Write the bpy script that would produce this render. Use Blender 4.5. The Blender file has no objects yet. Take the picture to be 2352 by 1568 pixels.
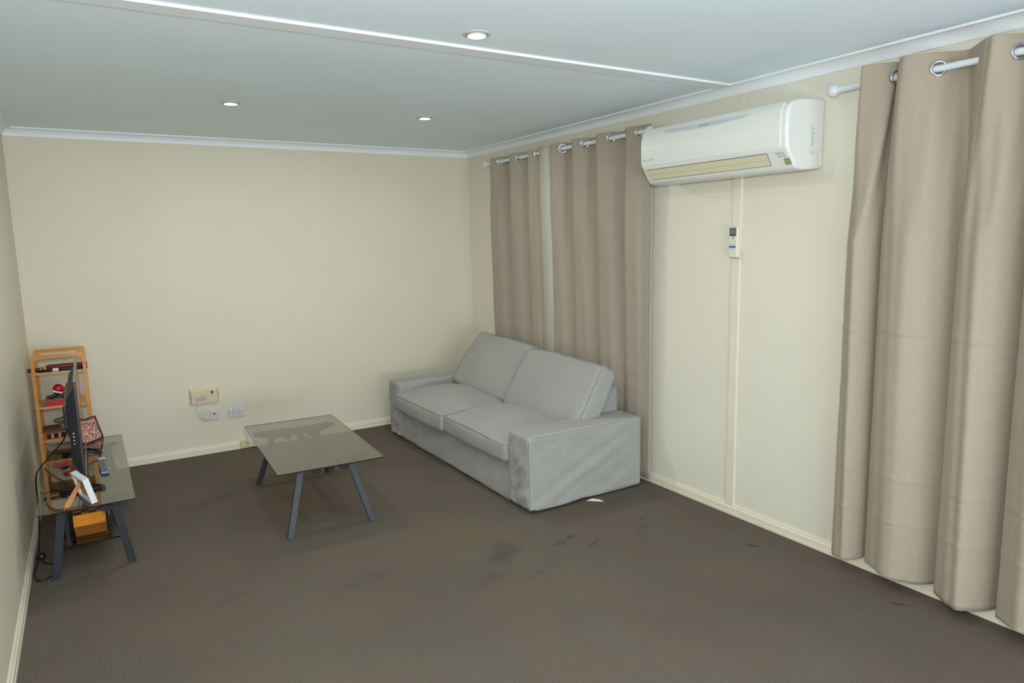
import bpy, bmesh, math, random
from mathutils import Vector, Matrix, noise
random.seed(7)
scn = bpy.context.scene
COL = scn.collection
PI = math.pi

# ------------------------------------------------------------------ camera
W, D, H = 3.45, 5.302, 2.40          # room: left wall x=0, right wall x=W, back wall y=D
YF = -2.9                            # wall behind the camera
FPX, YAW, PITCH, ROLL = 1591.83, 0.549, -0.1452, -0.0211
CAM = Vector((0.3754, -0.4192, 1.6006))
fw = Vector((math.sin(YAW)*math.cos(PITCH), math.cos(YAW)*math.cos(PITCH), math.sin(PITCH)))
r0 = Vector((math.cos(YAW), -math.sin(YAW), 0)); u0 = r0.cross(fw)
rt = r0*math.cos(ROLL) + u0*math.sin(ROLL); up = rt.cross(fw)
cd = bpy.data.cameras.new('camera'); cam = bpy.data.objects.new('camera', cd); COL.objects.link(cam)
cam.matrix_world = Matrix(((rt.x, up.x, -fw.x, CAM.x), (rt.y, up.y, -fw.y, CAM.y), (rt.z, up.z, -fw.z, CAM.z), (0, 0, 0, 1)))
cd.sensor_width = 36.0; cd.lens = FPX/2352*36.0; cd.clip_start = 0.05
scn.camera = cam

# ------------------------------------------------------------------ light
wd = bpy.data.worlds.new('world'); scn.world = wd; wd.use_nodes = True
wd.node_tree.nodes['Background'].inputs[0].default_value = (0.8, 0.88, 1.0, 1)
wd.node_tree.nodes['Background'].inputs[1].default_value = 0.25

def area(name, loc, target, sx, sy, power, color):
    l = bpy.data.lights.new(name, 'AREA'); l.shape = 'RECTANGLE'; l.size = sx; l.size_y = sy
    l.energy = power; l.color = color
    o = bpy.data.objects.new(name, l); COL.objects.link(o); o.location = loc
    o.rotation_euler = (Vector(target)-Vector(loc)).to_track_quat('-Z', 'Y').to_euler()
    return o
# the photographer's flash just above the lens
area('camera_flash', (0.38, -0.45, 1.86), (2.0, 3.5, 1.1), 0.16, 0.09, 47, (0.98, 1.0, 1.05))
# fill lamp added behind the camera, aimed up to brighten the ceiling
area('ceiling_fill_lamp', (1.7, -2.2, 0.6), (1.7, 1.2, 2.4), 3.0, 1.0, 93, (0.905, 0.985, 1.11))

scn.view_settings.view_transform = 'Standard'; scn.view_settings.look = 'None'
scn.view_settings.gamma = 1.0; scn.view_settings.use_curve_mapping = False
scn.view_settings.exposure = 0.0

# ------------------------------------------------------------------ materials
def s2l(c):
    return tuple((v/255/12.92 if v/255 <= 0.04045 else ((v/255+0.055)/1.055)**2.4) for v in c)

def M(name, col, rough=0.6, metal=0.0, spec=0.5, noise_amt=0.0, noise_scale=30, stretch=(1, 1, 1),
      bump=0.0, bump_scale=200, bump_dist=0.002, trans=0.0, emit=None, estr=0.0, coat=0.0, lin=False):
    m = bpy.data.materials.new(name); m.use_nodes = True; nt = m.node_tree; N = nt.nodes; L = nt.links
    b = N['Principled BSDF']
    c = col if lin else s2l(col)
    b.inputs['Base Color'].default_value = (*c, 1)
    b.inputs['Roughness'].default_value = rough; b.inputs['Metallic'].default_value = metal
    b.inputs['Specular IOR Level'].default_value = spec
    b.inputs['Transmission Weight'].default_value = trans
    b.inputs['Coat Weight'].default_value = coat
    if emit: 
        b.inputs['Emission Color'].default_value = (*emit, 1); b.inputs['Emission Strength'].default_value = estr
    tc = N.new('ShaderNodeTexCoord'); mp = N.new('ShaderNodeMapping'); L.new(tc.outputs['Object'], mp.inputs[0])
    mp.inputs['Scale'].default_value = stretch
    nz = N.new('ShaderNodeTexNoise'); nz.inputs['Scale'].default_value = noise_scale; nz.inputs['Detail'].default_value = 5
    L.new(mp.outputs[0], nz.inputs['Vector'])
    cr = N.new('ShaderNodeValToRGB'); L.new(nz.outputs[0], cr.inputs[0])
    a = noise_amt
    cr.color_ramp.elements[0].position = 0.3; cr.color_ramp.elements[1].position = 0.7
    cr.color_ramp.elements[0].color = (*[x*(1-a) for x in c], 1)
    cr.color_ramp.elements[1].color = (*[min(1, x*(1+a)) for x in c], 1)
    L.new(cr.outputs[0], b.inputs['Base Color'])
    if bump:
        n2 = N.new('ShaderNodeTexNoise'); n2.inputs['Scale'].default_value = bump_scale; n2.inputs['Detail'].default_value = 3
        L.new(mp.outputs[0], n2.inputs['Vector'])
        bp = N.new('ShaderNodeBump'); bp.inputs['Strength'].default_value = bump; bp.inputs['Distance'].default_value = bump_dist
        L.new(n2.outputs[0], bp.inputs['Height']); L.new(bp.outputs[0], b.inputs['Normal'])
    return m

WALL = M('cream_wall_paint', (225, 221, 204), 0.42, noise_amt=0.015, noise_scale=2.5, bump=0.08, bump_scale=60)
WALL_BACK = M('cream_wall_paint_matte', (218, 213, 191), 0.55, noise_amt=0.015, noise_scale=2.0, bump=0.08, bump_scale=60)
TRIM = M('cream_gloss_paint', (226, 220, 198), 0.35, noise_amt=0.02, noise_scale=8)
CEIL = M('pale_blue_white_ceiling_paint', (234, 248, 255), 0.75, noise_amt=0.02, noise_scale=1.6, bump=0.05, bump_scale=30)
CORN = M('white_cornice_paint', (238, 243, 246), 0.5, noise_amt=0.01, noise_scale=5)
WHITE = M('white_plastic', (226, 230, 228), 0.3, noise_amt=0.01)
ACWHITE = M('air_conditioner_plastic', (226, 229, 222), 0.28, noise_amt=0.006, noise_scale=4)
ACCREAM = M('yellowed_plastic', (214, 210, 178), 0.4, noise_amt=0.02, noise_scale=8)
ACBLUE = M('pale_blue_strip', (190, 203, 209), 0.35)
GREYINK = M('grey_ink', (112, 120, 122), 0.6)
FAINTINK = M('faint_ink', (170, 178, 176), 0.6)
DARK = M('dark_gap', (40, 42, 40), 0.7)
OLIVE = M('olive_sensor_window', (150, 154, 110), 0.25)
BLACKM = M('black_metal', (26, 26, 30), 0.42, noise_amt=0.05)
LEG = M('gunmetal_powder_coat', (54, 58, 63), 0.45, metal=0.0, spec=0.4, noise_amt=0.05, noise_scale=60)
CHROME = M('chrome', (214, 216, 220), 0.15, metal=1.0)
ROD = M('white_enamel_rod', (220, 228, 234), 0.2, coat=0.3)
BLACKP = M('black_plastic', (16, 17, 22), 0.35)
TVBACK = M('tv_back_plastic', (24, 26, 36), 0.5, noise_amt=0.1, noise_scale=90)
SILVER = M('silver_bezel', (150, 152, 152), 0.3, metal=0.6)
CREAMBOX = M('beige_plastic', (214, 198, 168), 0.45, noise_amt=0.02, noise_scale=10)
CREAMSIDE = M('beige_plastic_end', (204, 196, 178), 0.45)
YELLOWP = M('yellowed_socket', (206, 196, 148), 0.4, noise_amt=0.03)
GREYPLATE = M('white_grey_plate', (204, 205, 205), 0.3)
ORANGEINK = M('orange_ink', (205, 130, 70), 0.5)
BAMBOO = M('bamboo', (206, 142, 66), 0.42, noise_amt=0.14, noise_scale=9, stretch=(1, 1, 6))
BAMBOOH = M('bamboo_slats', (212, 160, 96), 0.45, noise_amt=0.12, noise_scale=9, stretch=(5, 1, 1))
WOOD_LIT = M('oiled_wood_lit', (220, 138, 38), 0.6, spec=0.2, noise_amt=0.16, noise_scale=14, stretch=(1, 1, 4))  # chess box wood, lit tone of the upper half put into the colour
WOOD_SHADED = M('oiled_wood_shaded', (146, 90, 34), 0.6, spec=0.2, noise_amt=0.16, noise_scale=14, stretch=(1, 1, 4))  # same wood, with the shade on the lower half put into the colour
CHESSD = M('chess_square_dark', (34, 24, 20), 0.4)
CHESSL = M('chess_square_light', (150, 118, 62), 0.4)
MDF = M('brown_fibreboard', (190, 132, 82), 0.7, noise_amt=0.06, noise_scale=80)
LEATHER = M('brown_leather', (104, 42, 26), 0.45, noise_amt=0.2, noise_scale=40)
MAROON = M('maroon_grip', (74, 24, 28), 0.5, noise_amt=0.1)
RED = M('red_card', (196, 14, 18), 0.45, noise_amt=0.04)
REDG = M('red_gloss', (190, 12, 24), 0.15)
KRAFT = M('grey_brown_card', (122, 106, 92), 0.8, noise_amt=0.08)
WHITEP = M('white_paint', (222, 226, 228), 0.45)
BLUEINK = M('blue_ink', (50, 70, 170), 0.5)
BROWN = M('brown_clay', (110, 62, 40), 0.5, noise_amt=0.2, noise_scale=60)
LIDBR = M('brown_lid', (104, 68, 50), 0.6, noise_amt=0.08)
PAPER = M('white_paper', (236, 236, 236), 0.8)
LEADW = M('white_cable', (216, 212, 194), 0.45)
SEAM = M('sofa_piping_shaded', (138, 140, 137), 0.95)  # sofa cloth colour darkened to paint the thin shadow along the seams
REMOTEG = M('grey_blue_plastic', (82, 92, 104), 0.35)
KEYW = M('white_keys', (246, 246, 244), 0.4)
KEYG = M('grey_keys', (116, 122, 112), 0.5)
NAVY = M('dark_slate_plastic', (74, 74, 90), 0.35)
LCD = M('green_grey_lcd', (112, 120, 104), 0.3)
TEAL = M('teal_button_strip', (88, 124, 144), 0.4)
LINING = M('curtain_lining', (176, 174, 160), 0.85, noise_amt=0.03, noise_scale=20, stretch=(1, 1, .2))

def lamp_glow():
    m = bpy.data.materials.new('led_diffuser'); m.use_nodes = True; nt = m.node_tree
    b = nt.nodes['Principled BSDF']; b.inputs['Base Color'].default_value = (1, 1, 1, 1)
    b.inputs['Emission Color'].default_value = (1.0, 0.95, 0.88, 1); b.inputs['Emission Strength'].default_value = 7.0
    return m
GLOW = lamp_glow()

def glass(name, tint, refl_boost=1.0):
    m = bpy.data.materials.new(name); m.use_nodes = True; nt = m.node_tree; N = nt.nodes; L = nt.links
    N.remove(N['Principled BSDF']); out = N['Material Output']
    tr = N.new('ShaderNodeBsdfTransparent'); tr.inputs[0].default_value = (*tint, 1)
    gl = N.new('ShaderNodeBsdfGlossy'); gl.inputs['Roughness'].default_value = 0.015
    fr = N.new('ShaderNodeFresnel')
    ge = N.new('ShaderNodeNewGeometry'); ir = N.new('ShaderNodeMapRange'); ir.inputs[3].default_value = 1.52; ir.inputs[4].default_value = 1/1.52
    L.new(ge.outputs['Backfacing'], ir.inputs[0]); L.new(ir.outputs[0], fr.inputs[0])      # same reflectance from inside the pane as from outside
    mul = N.new('ShaderNodeMath'); mul.operation = 'MULTIPLY'; mul.inputs[1].default_value = refl_boost; mul.use_clamp = True
    mx = N.new('ShaderNodeMixShader')
    L.new(fr.outputs[0], mul.inputs[0]); L.new(mul.outputs[0], mx.inputs[0])
    L.new(tr.outputs[0], mx.inputs[1]); L.new(gl.outputs[0], mx.inputs[2]); L.new(mx.outputs[0], out.inputs[0])
    return m
GLASS = glass('smoked_glass', (0.70, 0.685, 0.62), 1.5)
GLASSEDGE = M('dark_glass_edge', (22, 26, 24), 0.25)
CLEAR = glass('clear_glass', (0.93, 0.95, 0.95), 1.0)

def fabric(name, col, scale, amt, stretch, amt2=0.05, scale2=(2, 2, 2), bump=0.25, warp=None):
    m = bpy.data.materials.new(name); m.use_nodes = True; nt = m.node_tree; N = nt.nodes; L = nt.links
    b = N['Principled BSDF']; b.inputs['Roughness'].default_value = 0.92; b.inputs['Specular IOR Level'].default_value = 0.15
    b.inputs['Sheen Weight'].default_value = 0.15
    tc = N.new('ShaderNodeTexCoord'); mp = N.new('ShaderNodeMapping'); mp.inputs['Scale'].default_value = stretch
    L.new(tc.outputs['Object'], mp.inputs[0])
    n1 = N.new('ShaderNodeTexNoise'); n1.inputs['Scale'].default_value = scale; n1.inputs['Detail'].default_value = 3
    L.new(mp.outputs[0], n1.inputs[0])
    mp2 = N.new('ShaderNodeMapping'); mp2.inputs['Scale'].default_value = scale2; L.new(tc.outputs['Object'], mp2.inputs[0])
    n2 = N.new('ShaderNodeTexNoise'); n2.inputs['Scale'].default_value = 1; n2.inputs['Detail'].default_value = 3
    L.new(mp2.outputs[0], n2.inputs[0])
    c = s2l(col)
    r1 = N.new('ShaderNodeMapRange'); r1.inputs[1].default_value = .3; r1.inputs[2].default_value = .7
    r1.inputs[3].default_value = 1-amt; r1.inputs[4].default_value = 1+amt; L.new(n1.outputs[0], r1.inputs[0])
    r2 = N.new('ShaderNodeMapRange'); r2.inputs[1].default_value = .3; r2.inputs[2].default_value = .7
    r2.inputs[3].default_value = 1-amt2; r2.inputs[4].default_value = 1+amt2; L.new(n2.outputs[0], r2.inputs[0])
    mu = N.new('ShaderNodeMath'); mu.operation = 'MULTIPLY'; L.new(r1.outputs[0], mu.inputs[0]); L.new(r2.outputs[0], mu.inputs[1])
    vm = N.new('ShaderNodeVectorMath'); vm.operation = 'SCALE'; vm.inputs[0].default_value = c; L.new(mu.outputs[0], vm.inputs['Scale'])
    L.new(vm.outputs[0], b.inputs['Base Color'])
    bp = N.new('ShaderNodeBump'); bp.inputs['Strength'].default_value = bump; bp.inputs['Distance'].default_value = 0.0015
    L.new(n1.outputs[0], bp.inputs['Height']); L.new(bp.outputs[0], b.inputs['Normal'])
    return m
SOFA = fabric('grey_heather_sofa_fabric', (158, 158, 153), 260, 0.22, (1, 1, 1), 0.03, (3, 3, 3), 0.35)
LINEN = fabric('linen_curtain_fabric', (166, 154, 136), 260, 0.085, (0.6, 0.30, 1.9), 0.025, (3, 3, 1.0), 0.3)
LINEN2 = fabric('grey_linen_curtain_fabric', (160, 150, 134), 300, 0.15, (0.9, 0.5, 1.4), 0.04, (3, 3, 1.0), 0.4)

def carpet():
    m = bpy.data.materials.new('loop_pile_carpet'); m.use_nodes = True; nt = m.node_tree; N = nt.nodes; L = nt.links
    b = N['Principled BSDF']; b.inputs['Roughness'].default_value = 0.97; b.inputs['Specular IOR Level'].default_value = 0.08
    tc = N.new('ShaderNodeTexCoord'); O = tc.outputs['Object']
    def mapped(sc, rot=0):
        mp = N.new('ShaderNodeMapping'); mp.inputs['Scale'].default_value = sc; mp.inputs['Rotation'].default_value = (0, 0, rot)
        L.new(O, mp.inputs[0]); return mp.outputs[0]
    def nz(vec, s, d=4):
        n = N.new('ShaderNodeTexNoise'); n.inputs['Scale'].default_value = s; n.inputs['Detail'].default_value = d; L.new(vec, n.inputs[0]); return n.outputs[0]
    def rng(v, a, bb, c, d):
        r = N.new('ShaderNodeMapRange'); r.inputs[1].default_value = a; r.inputs[2].default_value = bb; r.inputs[3].default_value = c; r.inputs[4].default_value = d
        L.new(v, r.inputs[0]); return r.outputs[0]
    def mul(a, c):
        k = N.new('ShaderNodeMath'); k.operation = 'MULTIPLY'
        for i, v in enumerate((a, c)):
            if isinstance(v, float): k.inputs[i].default_value = v
            else: L.new(v, k.inputs[i])
        return k.outputs[0]
    # woven dot rows, 9 mm pitch
    vo = N.new('ShaderNodeTexVoronoi'); vo.inputs['Scale'].default_value = 1; vo.inputs['Randomness'].default_value = 0.12
    L.new(mapped((105, 105, 105)), vo.inputs[0])
    dots = rng(vo.outputs['Distance'], 0.15, 0.6, 1.16, 0.80)
    ribs = N.new('ShaderNodeTexWave'); ribs.inputs['Scale'].default_value = 16.5; ribs.bands_direction = 'X'; L.new(mapped((1, 1, 1)), ribs.inputs[0])
    rib = rng(ribs.outputs[0], 0, 1, 0.98, 1.02)
    grain = rng(nz(O, 420, 2), 0.3, 0.7, 0.84, 1.16)
    wear = rng(nz(O, 1.6, 5), 0.3, 0.7, 0.93, 1.07)
    val = mul(mul(dots, rib), mul(grain, wear))
    # stains and scuffs, each at its own place
    def spot(x, y, rx, ry, rot, depth, soft=0.6, ns=14.0):
        mp = N.new('ShaderNodeMapping'); mp.vector_type = 'TEXTURE'; mp.inputs['Location'].default_value = (x, y, 0)
        mp.inputs['Rotation'].default_value = (0, 0, rot); mp.inputs['Scale'].default_value = (rx, ry, 1); L.new(O, mp.inputs[0])
        ln = N.new('ShaderNodeVectorMath'); ln.operation = 'LENGTH'; L.new(mp.outputs[0], ln.inputs[0])
        ad = N.new('ShaderNodeMath'); ad.operation = 'ADD'; L.new(ln.outputs['Value'], ad.inputs[0]); L.new(rng(nz(O, ns, 3), 0.2, 0.8, -0.55, 0.55), ad.inputs[1])
        r = N.new('ShaderNodeMapRange'); r.interpolation_type = 'SMOOTHSTEP'; r.inputs[1].default_value = 1-soft; r.inputs[2].default_value = 1.15
        r.inputs[3].default_value = 1-depth; r.inputs[4].default_value = 1.0; L.new(ad.outputs[0], r.inputs[0]); return r.outputs[0]
    for a in [(2.06, 2.50, .20, .10, .5, .24, .95, 5.), (2.49, 2.475, .05, .020, .2, .36, .9, 40.), (2.545, 2.34, .06, .020, .3, .30, .9, 40.), (2.40, 2.44, .07, .02, .2, .24, .6, 30.),
              (2.98, 2.44, .07, .02, .4, .22, .9, 40.), (2.90, 2.35, .10, .03, .5, .16, .7, 20.), (3.204, 1.859, .05, .010, -.9, .45, .4, 30.), (3.258, 1.114, .045, .008, -.9, .5, .4, 30.),
              (2.13, 2.23, .19, .010, .35, .14, .8, 20.), (1.88, 2.31, .16, .06, .3, .16, .9, 12.), (1.41, 2.63, .16, .10, .2, .10, .9, 10.), (0.83, 2.82, .14, .05, .4, .10, .9, 12.),
              (0.95, 4.2, .25, .10, .4, .12, .9, 10.), (3.0, 2.75, .18, .08, .3, .14, .9, 10.)]:
        val = mul(val, spot(*a))
    # joint line in the carpet near the right wall
    sp = N.new('ShaderNodeSeparateXYZ'); L.new(O, sp.inputs[0])
    sub = N.new('ShaderNodeMath'); sub.operation = 'SUBTRACT'; L.new(sp.outputs[0], sub.inputs[0]); sub.inputs[1].default_value = 3.285
    ab = N.new('ShaderNodeMath'); ab.operation = 'ABSOLUTE'; L.new(sub.outputs[0], ab.inputs[0])
    val = mul(val, rng(ab.outputs[0], 0.0, 0.006, 0.86, 1.0))
    # base colour drifts between warm and greenish grey
    mx = N.new('ShaderNodeMix'); mx.data_type = 'RGBA'
    L.new(rng(nz(O, 2.3, 4), 0.35, 0.65, 0, 1), mx.inputs[0])
    mx.inputs[6].default_value = (*s2l((106, 95, 85)), 1); mx.inputs[7].default_value = (*s2l((101, 96, 85)), 1)
    # tan patches
    mt = N.new('ShaderNodeMix'); mt.data_type = 'RGBA'
    tan = N.new('ShaderNodeMath'); tan.operation = 'SUBTRACT'; tan.inputs[0].default_value = 1.0; L.new(mul(spot(2.03, 2.84, .13, .11, .2, 1.0, .9, 5.), spot(1.86, 2.66, .12, .09, .2, .8, .9, 5.)), tan.inputs[1])
    t2 = N.new('ShaderNodeMath'); t2.operation = 'MULTIPLY'; t2.inputs[1].default_value = 0.55; L.new(tan.outputs[0], t2.inputs[0])
    L.new(t2.outputs[0], mt.inputs[0]); L.new(mx.outputs[2], mt.inputs[6]); mt.inputs[7].default_value = (*s2l((112, 92, 66)), 1)
    vm = N.new('ShaderNodeVectorMath'); vm.operation = 'SCALE'; L.new(mt.outputs[2], vm.inputs[0]); L.new(val, vm.inputs['Scale'])
    L.new(vm.outputs[0], b.inputs['Base Color'])
    bp = N.new('ShaderNodeBump'); bp.inputs['Strength'].default_value = 0.6; bp.inputs['Distance'].default_value = 0.003
    L.new(dots, bp.inputs['Height']); L.new(bp.outputs[0], b.inputs['Normal'])
    return m
CARPET = carpet()

def tv_screen():
    m = M('glossy_dark_screen', (10, 10, 14), 0.06, spec=0.6)
    return m
SCREEN = tv_screen()

def picture_mat():
    m = bpy.data.materials.new('crowded_pink_and_cream_picture'); m.use_nodes = True; nt = m.node_tree; N = nt.nodes; L = nt.links
    b = N['Principled BSDF']; b.inputs['Roughness'].default_value = 0.15
    tc = N.new('ShaderNodeTexCoord')
    v = N.new('ShaderNodeTexVoronoi'); v.inputs['Scale'].default_value = 170; L.new(tc.outputs['Object'], v.inputs[0])
    sep = N.new('ShaderNodeSeparateColor'); L.new(v.outputs['Color'], sep.inputs[0])
    cr = N.new('ShaderNodeValToRGB'); cr.color_ramp.interpolation = 'CONSTANT'; L.new(sep.outputs[0], cr.inputs[0])
    cols = [(120, 84, 70), (206, 150, 140), (224, 200, 168), (170, 40, 60), (206, 120, 120), (84, 84, 84), (214, 190, 150), (140, 100, 84)]
    els = cr.color_ramp.elements
    els[0].color = (*s2l(cols[0]), 1); els[1].position = 1/8; els[1].color = (*s2l(cols[1]), 1)
    for i in range(2, 8):
        e = els.new(i/8); e.color = (*s2l(cols[i]), 1)
    L.new(cr.outputs[0], b.inputs['Base Color'])
    return m
PICTURE = picture_mat()

# ------------------------------------------------------------------ mesh helpers (all geometry is given in world metres)
class MB:
    def __init__(s): s.v = []; s.f = []; s.mi = []; s.T = None
    def add(s, vs, fs, mi=0):
        n = len(s.v)
        s.v += [(s.T @ Vector(p)) if s.T is not None else Vector(p) for p in vs]
        s.f += [[n+i for i in f] for f in fs]; s.mi += [mi]*len(fs); return s
    def box(s, x0, x1, y0, y1, z0, z1, mi=0):
        return s.add([(x0,y0,z0),(x1,y0,z0),(x1,y1,z0),(x0,y1,z0),(x0,y0,z1),(x1,y0,z1),(x1,y1,z1),(x0,y1,z1)],
                     [(0,3,2,1),(4,5,6,7),(0,1,5,4),(1,2,6,5),(2,3,7,6),(3,0,4,7)], mi)
    def hexa(s, b4, t4, mi=0):      # two quads, bottom and top, wound alike
        return s.add(list(b4)+list(t4), [(3,2,1,0),(4,5,6,7),(0,1,5,4),(1,2,6,5),(2,3,7,6),(3,0,4,7)], mi)
    def tube(s, pts, r, n=10, mi=0, caps=True, closed=False):
        pts = [Vector(p) for p in pts]; m = len(pts); vs = []; prev = None
        for i, p in enumerate(pts):
            a = pts[(i-1) % m] if (closed or i > 0) else p; b = pts[(i+1) % m] if (closed or i < m-1) else p
            t = (b-a).normalized()
            if prev is None:
                ref = Vector((0,0,1)) if abs(t.z) < .9 else Vector((1,0,0)); u = t.cross(ref).normalized()
            else:
                u = (prev - t*prev.dot(t)).normalized()
            prev = u; w = t.cross(u)
            rr = r[i] if isinstance(r, (list, tuple)) else r
            vs += [p + (u*math.cos(2*PI*k/n) + w*math.sin(2*PI*k/n))*rr for k in range(n)]
        fs = []
        for i in range(m if closed else m-1):
            j = (i+1) % m
            fs += [(i*n+k, i*n+(k+1) % n, j*n+(k+1) % n, j*n+k) for k in range(n)]
        if caps and not closed: fs += [tuple(range(n))[::-1], tuple((m-1)*n+k for k in range(n))]
        return s.add(vs, fs, mi)
    def lathe(s, prof, centre, axis, n=32, mi=0, ref=None):   # prof: (radius, distance along axis)
        axis = Vector(axis).normalized(); ref = Vector((0,0,1)) if abs(axis.z) < .9 else Vector((1,0,0))
        u = axis.cross(ref).normalized(); w = axis.cross(u); c = Vector(centre); vs = []
        for r, h in prof: vs += [c + axis*h + (u*math.cos(2*PI*k/n)+w*math.sin(2*PI*k/n))*r for k in range(n)]
        fs = []
        for i in range(len(prof)-1): fs += [(i*n+k, i*n+(k+1) % n, (i+1)*n+(k+1) % n, (i+1)*n+k) for k in range(n)]
        return s.add(vs, fs, mi)
    def extrude(s, prof, fn, t0, t1, mi=0):   # prof 2D closed polygon, fn(a,b,t)->xyz
        n = len(prof); vs = [fn(a, b, t0) for a, b in prof] + [fn(a, b, t1) for a, b in prof]
        fs = [(i, (i+1) % n, n+(i+1) % n, n+i) for i in range(n)] + [tuple(range(n))[::-1], tuple(range(n, 2*n))]
        return s.add(vs, fs, mi)
    def rbox(s, hx, hy, hz, r, n, deform=None, mat=None, mi=0):
        """rounded soft box centred on its own origin, deformed in its own frame, then moved by mat"""
        bm = bmesh.new(); idx = {}
        def vert(i, j, k):
            if (i, j, k) in idx: return idx[(i, j, k)]
            p = Vector((2*i/n[0]-1, 2*j/n[1]-1, 2*k/n[2]-1))
            q = Vector((p.x*hx, p.y*hy, p.z*hz)); c = Vector((max(-hx+r, min(hx-r, q.x)), max(-hy+r, min(hy-r, q.y)), max(-hz+r, min(hz-r, q.z))))
            d = q-c; q = c + d.normalized()*r if d.length > 1e-9 else q
            if deform: q = deform(q, p)
            if mat is not None: q = mat @ q
            idx[(i, j, k)] = len(vs); vs.append(q); return idx[(i, j, k)]
        vs = []; fs = []
        nx, ny, nz = n
        # warp grid lines so that corners get their own cells
        for k in (0, nz):
            for i in range(nx):
                for j in range(ny):
                    q = [vert(i, j, k), vert(i+1, j, k), vert(i+1, j+1, k), vert(i, j+1, k)]; fs.append(q if k else q[::-1])
        for j in (0, ny):
            for i in range(nx):
                for k in range(nz):
                    q = [vert(i, j, k), vert(i+1, j, k), vert(i+1, j, k+1), vert(i, j, k+1)]; fs.append(q[::-1] if j else q)
        for i in (0, nx):
            for j in range(ny):
                for k in range(nz):
                    q = [vert(i, j, k), vert(i, j+1, k), vert(i, j+1, k+1), vert(i, j, k+1)]; fs.append(q if i else q[::-1])
        bm.free()
        return s.add(vs, fs, mi)

def obj(name, mb, mats, parent=None, bevel=0.0, smooth=False, segs=2, weld=False, auto=None):
    me = bpy.data.meshes.new(name)
    inv = None
    if parent is not None: inv = WM[parent.name].inverted()
    me.from_pydata([tuple(inv @ v) if inv is not None else tuple(v) for v in mb.v], [], mb.f)
    if not isinstance(mats, (list, tuple)): mats = [mats]
    for m in mats: me.materials.append(m)
    me.polygons.foreach_set('material_index', mb.mi)
    if smooth: me.polygons.foreach_set('use_smooth', [True]*len(mb.f))
    me.update()
    bm = bmesh.new(); bm.from_mesh(me); bmesh.ops.remove_doubles(bm, verts=bm.verts, dist=1e-6) if weld else None
    bmesh.ops.recalc_face_normals(bm, faces=bm.faces)
    if auto is not None:
        for f in bm.faces: f.smooth = True
        for e in bm.edges:
            if len(e.link_faces) == 2 and e.calc_face_angle(0) > auto: e.smooth = False
    bm.to_mesh(me); bm.free()
    o = bpy.data.objects.new(name, me); COL.objects.link(o)
    if parent is not None:
        o.parent = parent; WM[o.name] = WM[parent.name].copy()
    else: WM[o.name] = Matrix.Identity(4)
    if bevel:
        b = o.modifiers.new('bevel', 'BEVEL'); b.width = bevel; b.segments = segs; b.limit_method = 'ANGLE'; b.angle_limit = math.radians(35)
    return o
WM = {}
def thing(name, label, cat, loc, rotz=0.0, group=None):
    o = bpy.data.objects.new(name, None); COL.objects.link(o); o.location = loc; o.rotation_euler = (0, 0, rotz)
    o.empty_display_size = 0.1
    WM[o.name] = Matrix.Translation(loc) @ Matrix.Rotation(rotz, 4, 'Z')
    return tag(o, label, cat, group)
def tag(o, label, cat, group=None):
    o['label'] = label; o['category'] = cat
    if group: o['group'] = group
    return o
def struct(o): o['kind'] = 'structure'; return o
def part_label(o, l): o['label'] = l; return o
def smooth_path(pts, k=6, closed=False):
    out = []; n = len(pts); P = [Vector(p) for p in pts]
    for i in range(n if closed else n-1):
        if closed: a, b, c, d = P[(i-1) % n], P[i], P[(i+1) % n], P[(i+2) % n]
        else: a, b, c, d = P[max(i-1, 0)], P[i], P[i+1], P[min(i+2, n-1)]
        for j in range(k):
            t = j/k; out.append(0.5*((2*b)+(c-a)*t+(2*a-5*b+4*c-d)*t*t+(3*b-a-3*c+d)*t**3))
    if not closed: out.append(P[-1])
    return out

# ------------------------------------------------------------------ room
struct(obj('floor', MB().box(-.1, W+.1, YF-.1, D+.1, -.08, 0), CARPET))
struct(obj('ceiling', MB().box(-.1, W+.1, YF-.1, D+.1, H, H+.08), CEIL))
struct(obj('wall_left', MB().box(-.1, 0, YF-.1, D+.1, 0, H), WALL_BACK))
struct(obj('wall_right', MB().box(W, W+.1, YF-.1, D+.1, 0, H), WALL))
struct(obj('wall_back', MB().box(0, W, D, D+.1, 0, H), WALL_BACK))
struct(obj('wall_front', MB().box(0, W, YF-.1, YF, 0, H), WALL_BACK))

bprof = [(0, 0), (.016, 0), (.016, .017), (.0135, .019), (.0135, .022), (.015, .024), (.0145, .044), (.011, .049), (.009, .050), (.009, .056), (.006, .062), (0, .062)]
struct(obj('baseboard_left', MB().extrude(bprof, lambda a, b, t: (a, t, b), YF, D), TRIM))
struct(obj('baseboard_right', MB().extrude(bprof, lambda a, b, t: (W-a, t, b), YF, D), TRIM))
struct(obj('baseboard_back', MB().extrude(bprof, lambda a, b, t: (t, D-a, b), .0165, W-.0165), TRIM))
c = .054
cprof = [(0, 0), (0, -c), (.004, -c), (.005, -c+.003)] + [(.005+(c-.011)*(1-math.cos(a)) , -c+.003+(c-.012)*math.sin(a)) for a in [PI/2*i/8 for i in range(1, 9)]] + [(c-.004, -.009), (c, -.009), (c, 0)]
struct(obj('trim_1', MB().extrude(cprof, lambda a, b, t: (a, t, H+b), YF, D-.0), CORN, auto=.6))
struct(obj('trim_2', MB().extrude(cprof, lambda a, b, t: (W-a, t, H+b), YF, D-.0), CORN, auto=.6))
m = MB()      # back cornice, mitred into both side cornices
n = len(cprof); m.add([(a, D-a, H+b) for a, b in cprof] + [(W-a, D-a, H+b) for a, b in cprof],
      [(i, (i+1) % n, n+(i+1) % n, n+i) for i in range(n)] + [tuple(range(n))[::-1], tuple(range(n, 2*n))])
struct(obj('trim_3', m, CORN, auto=.6))
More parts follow.
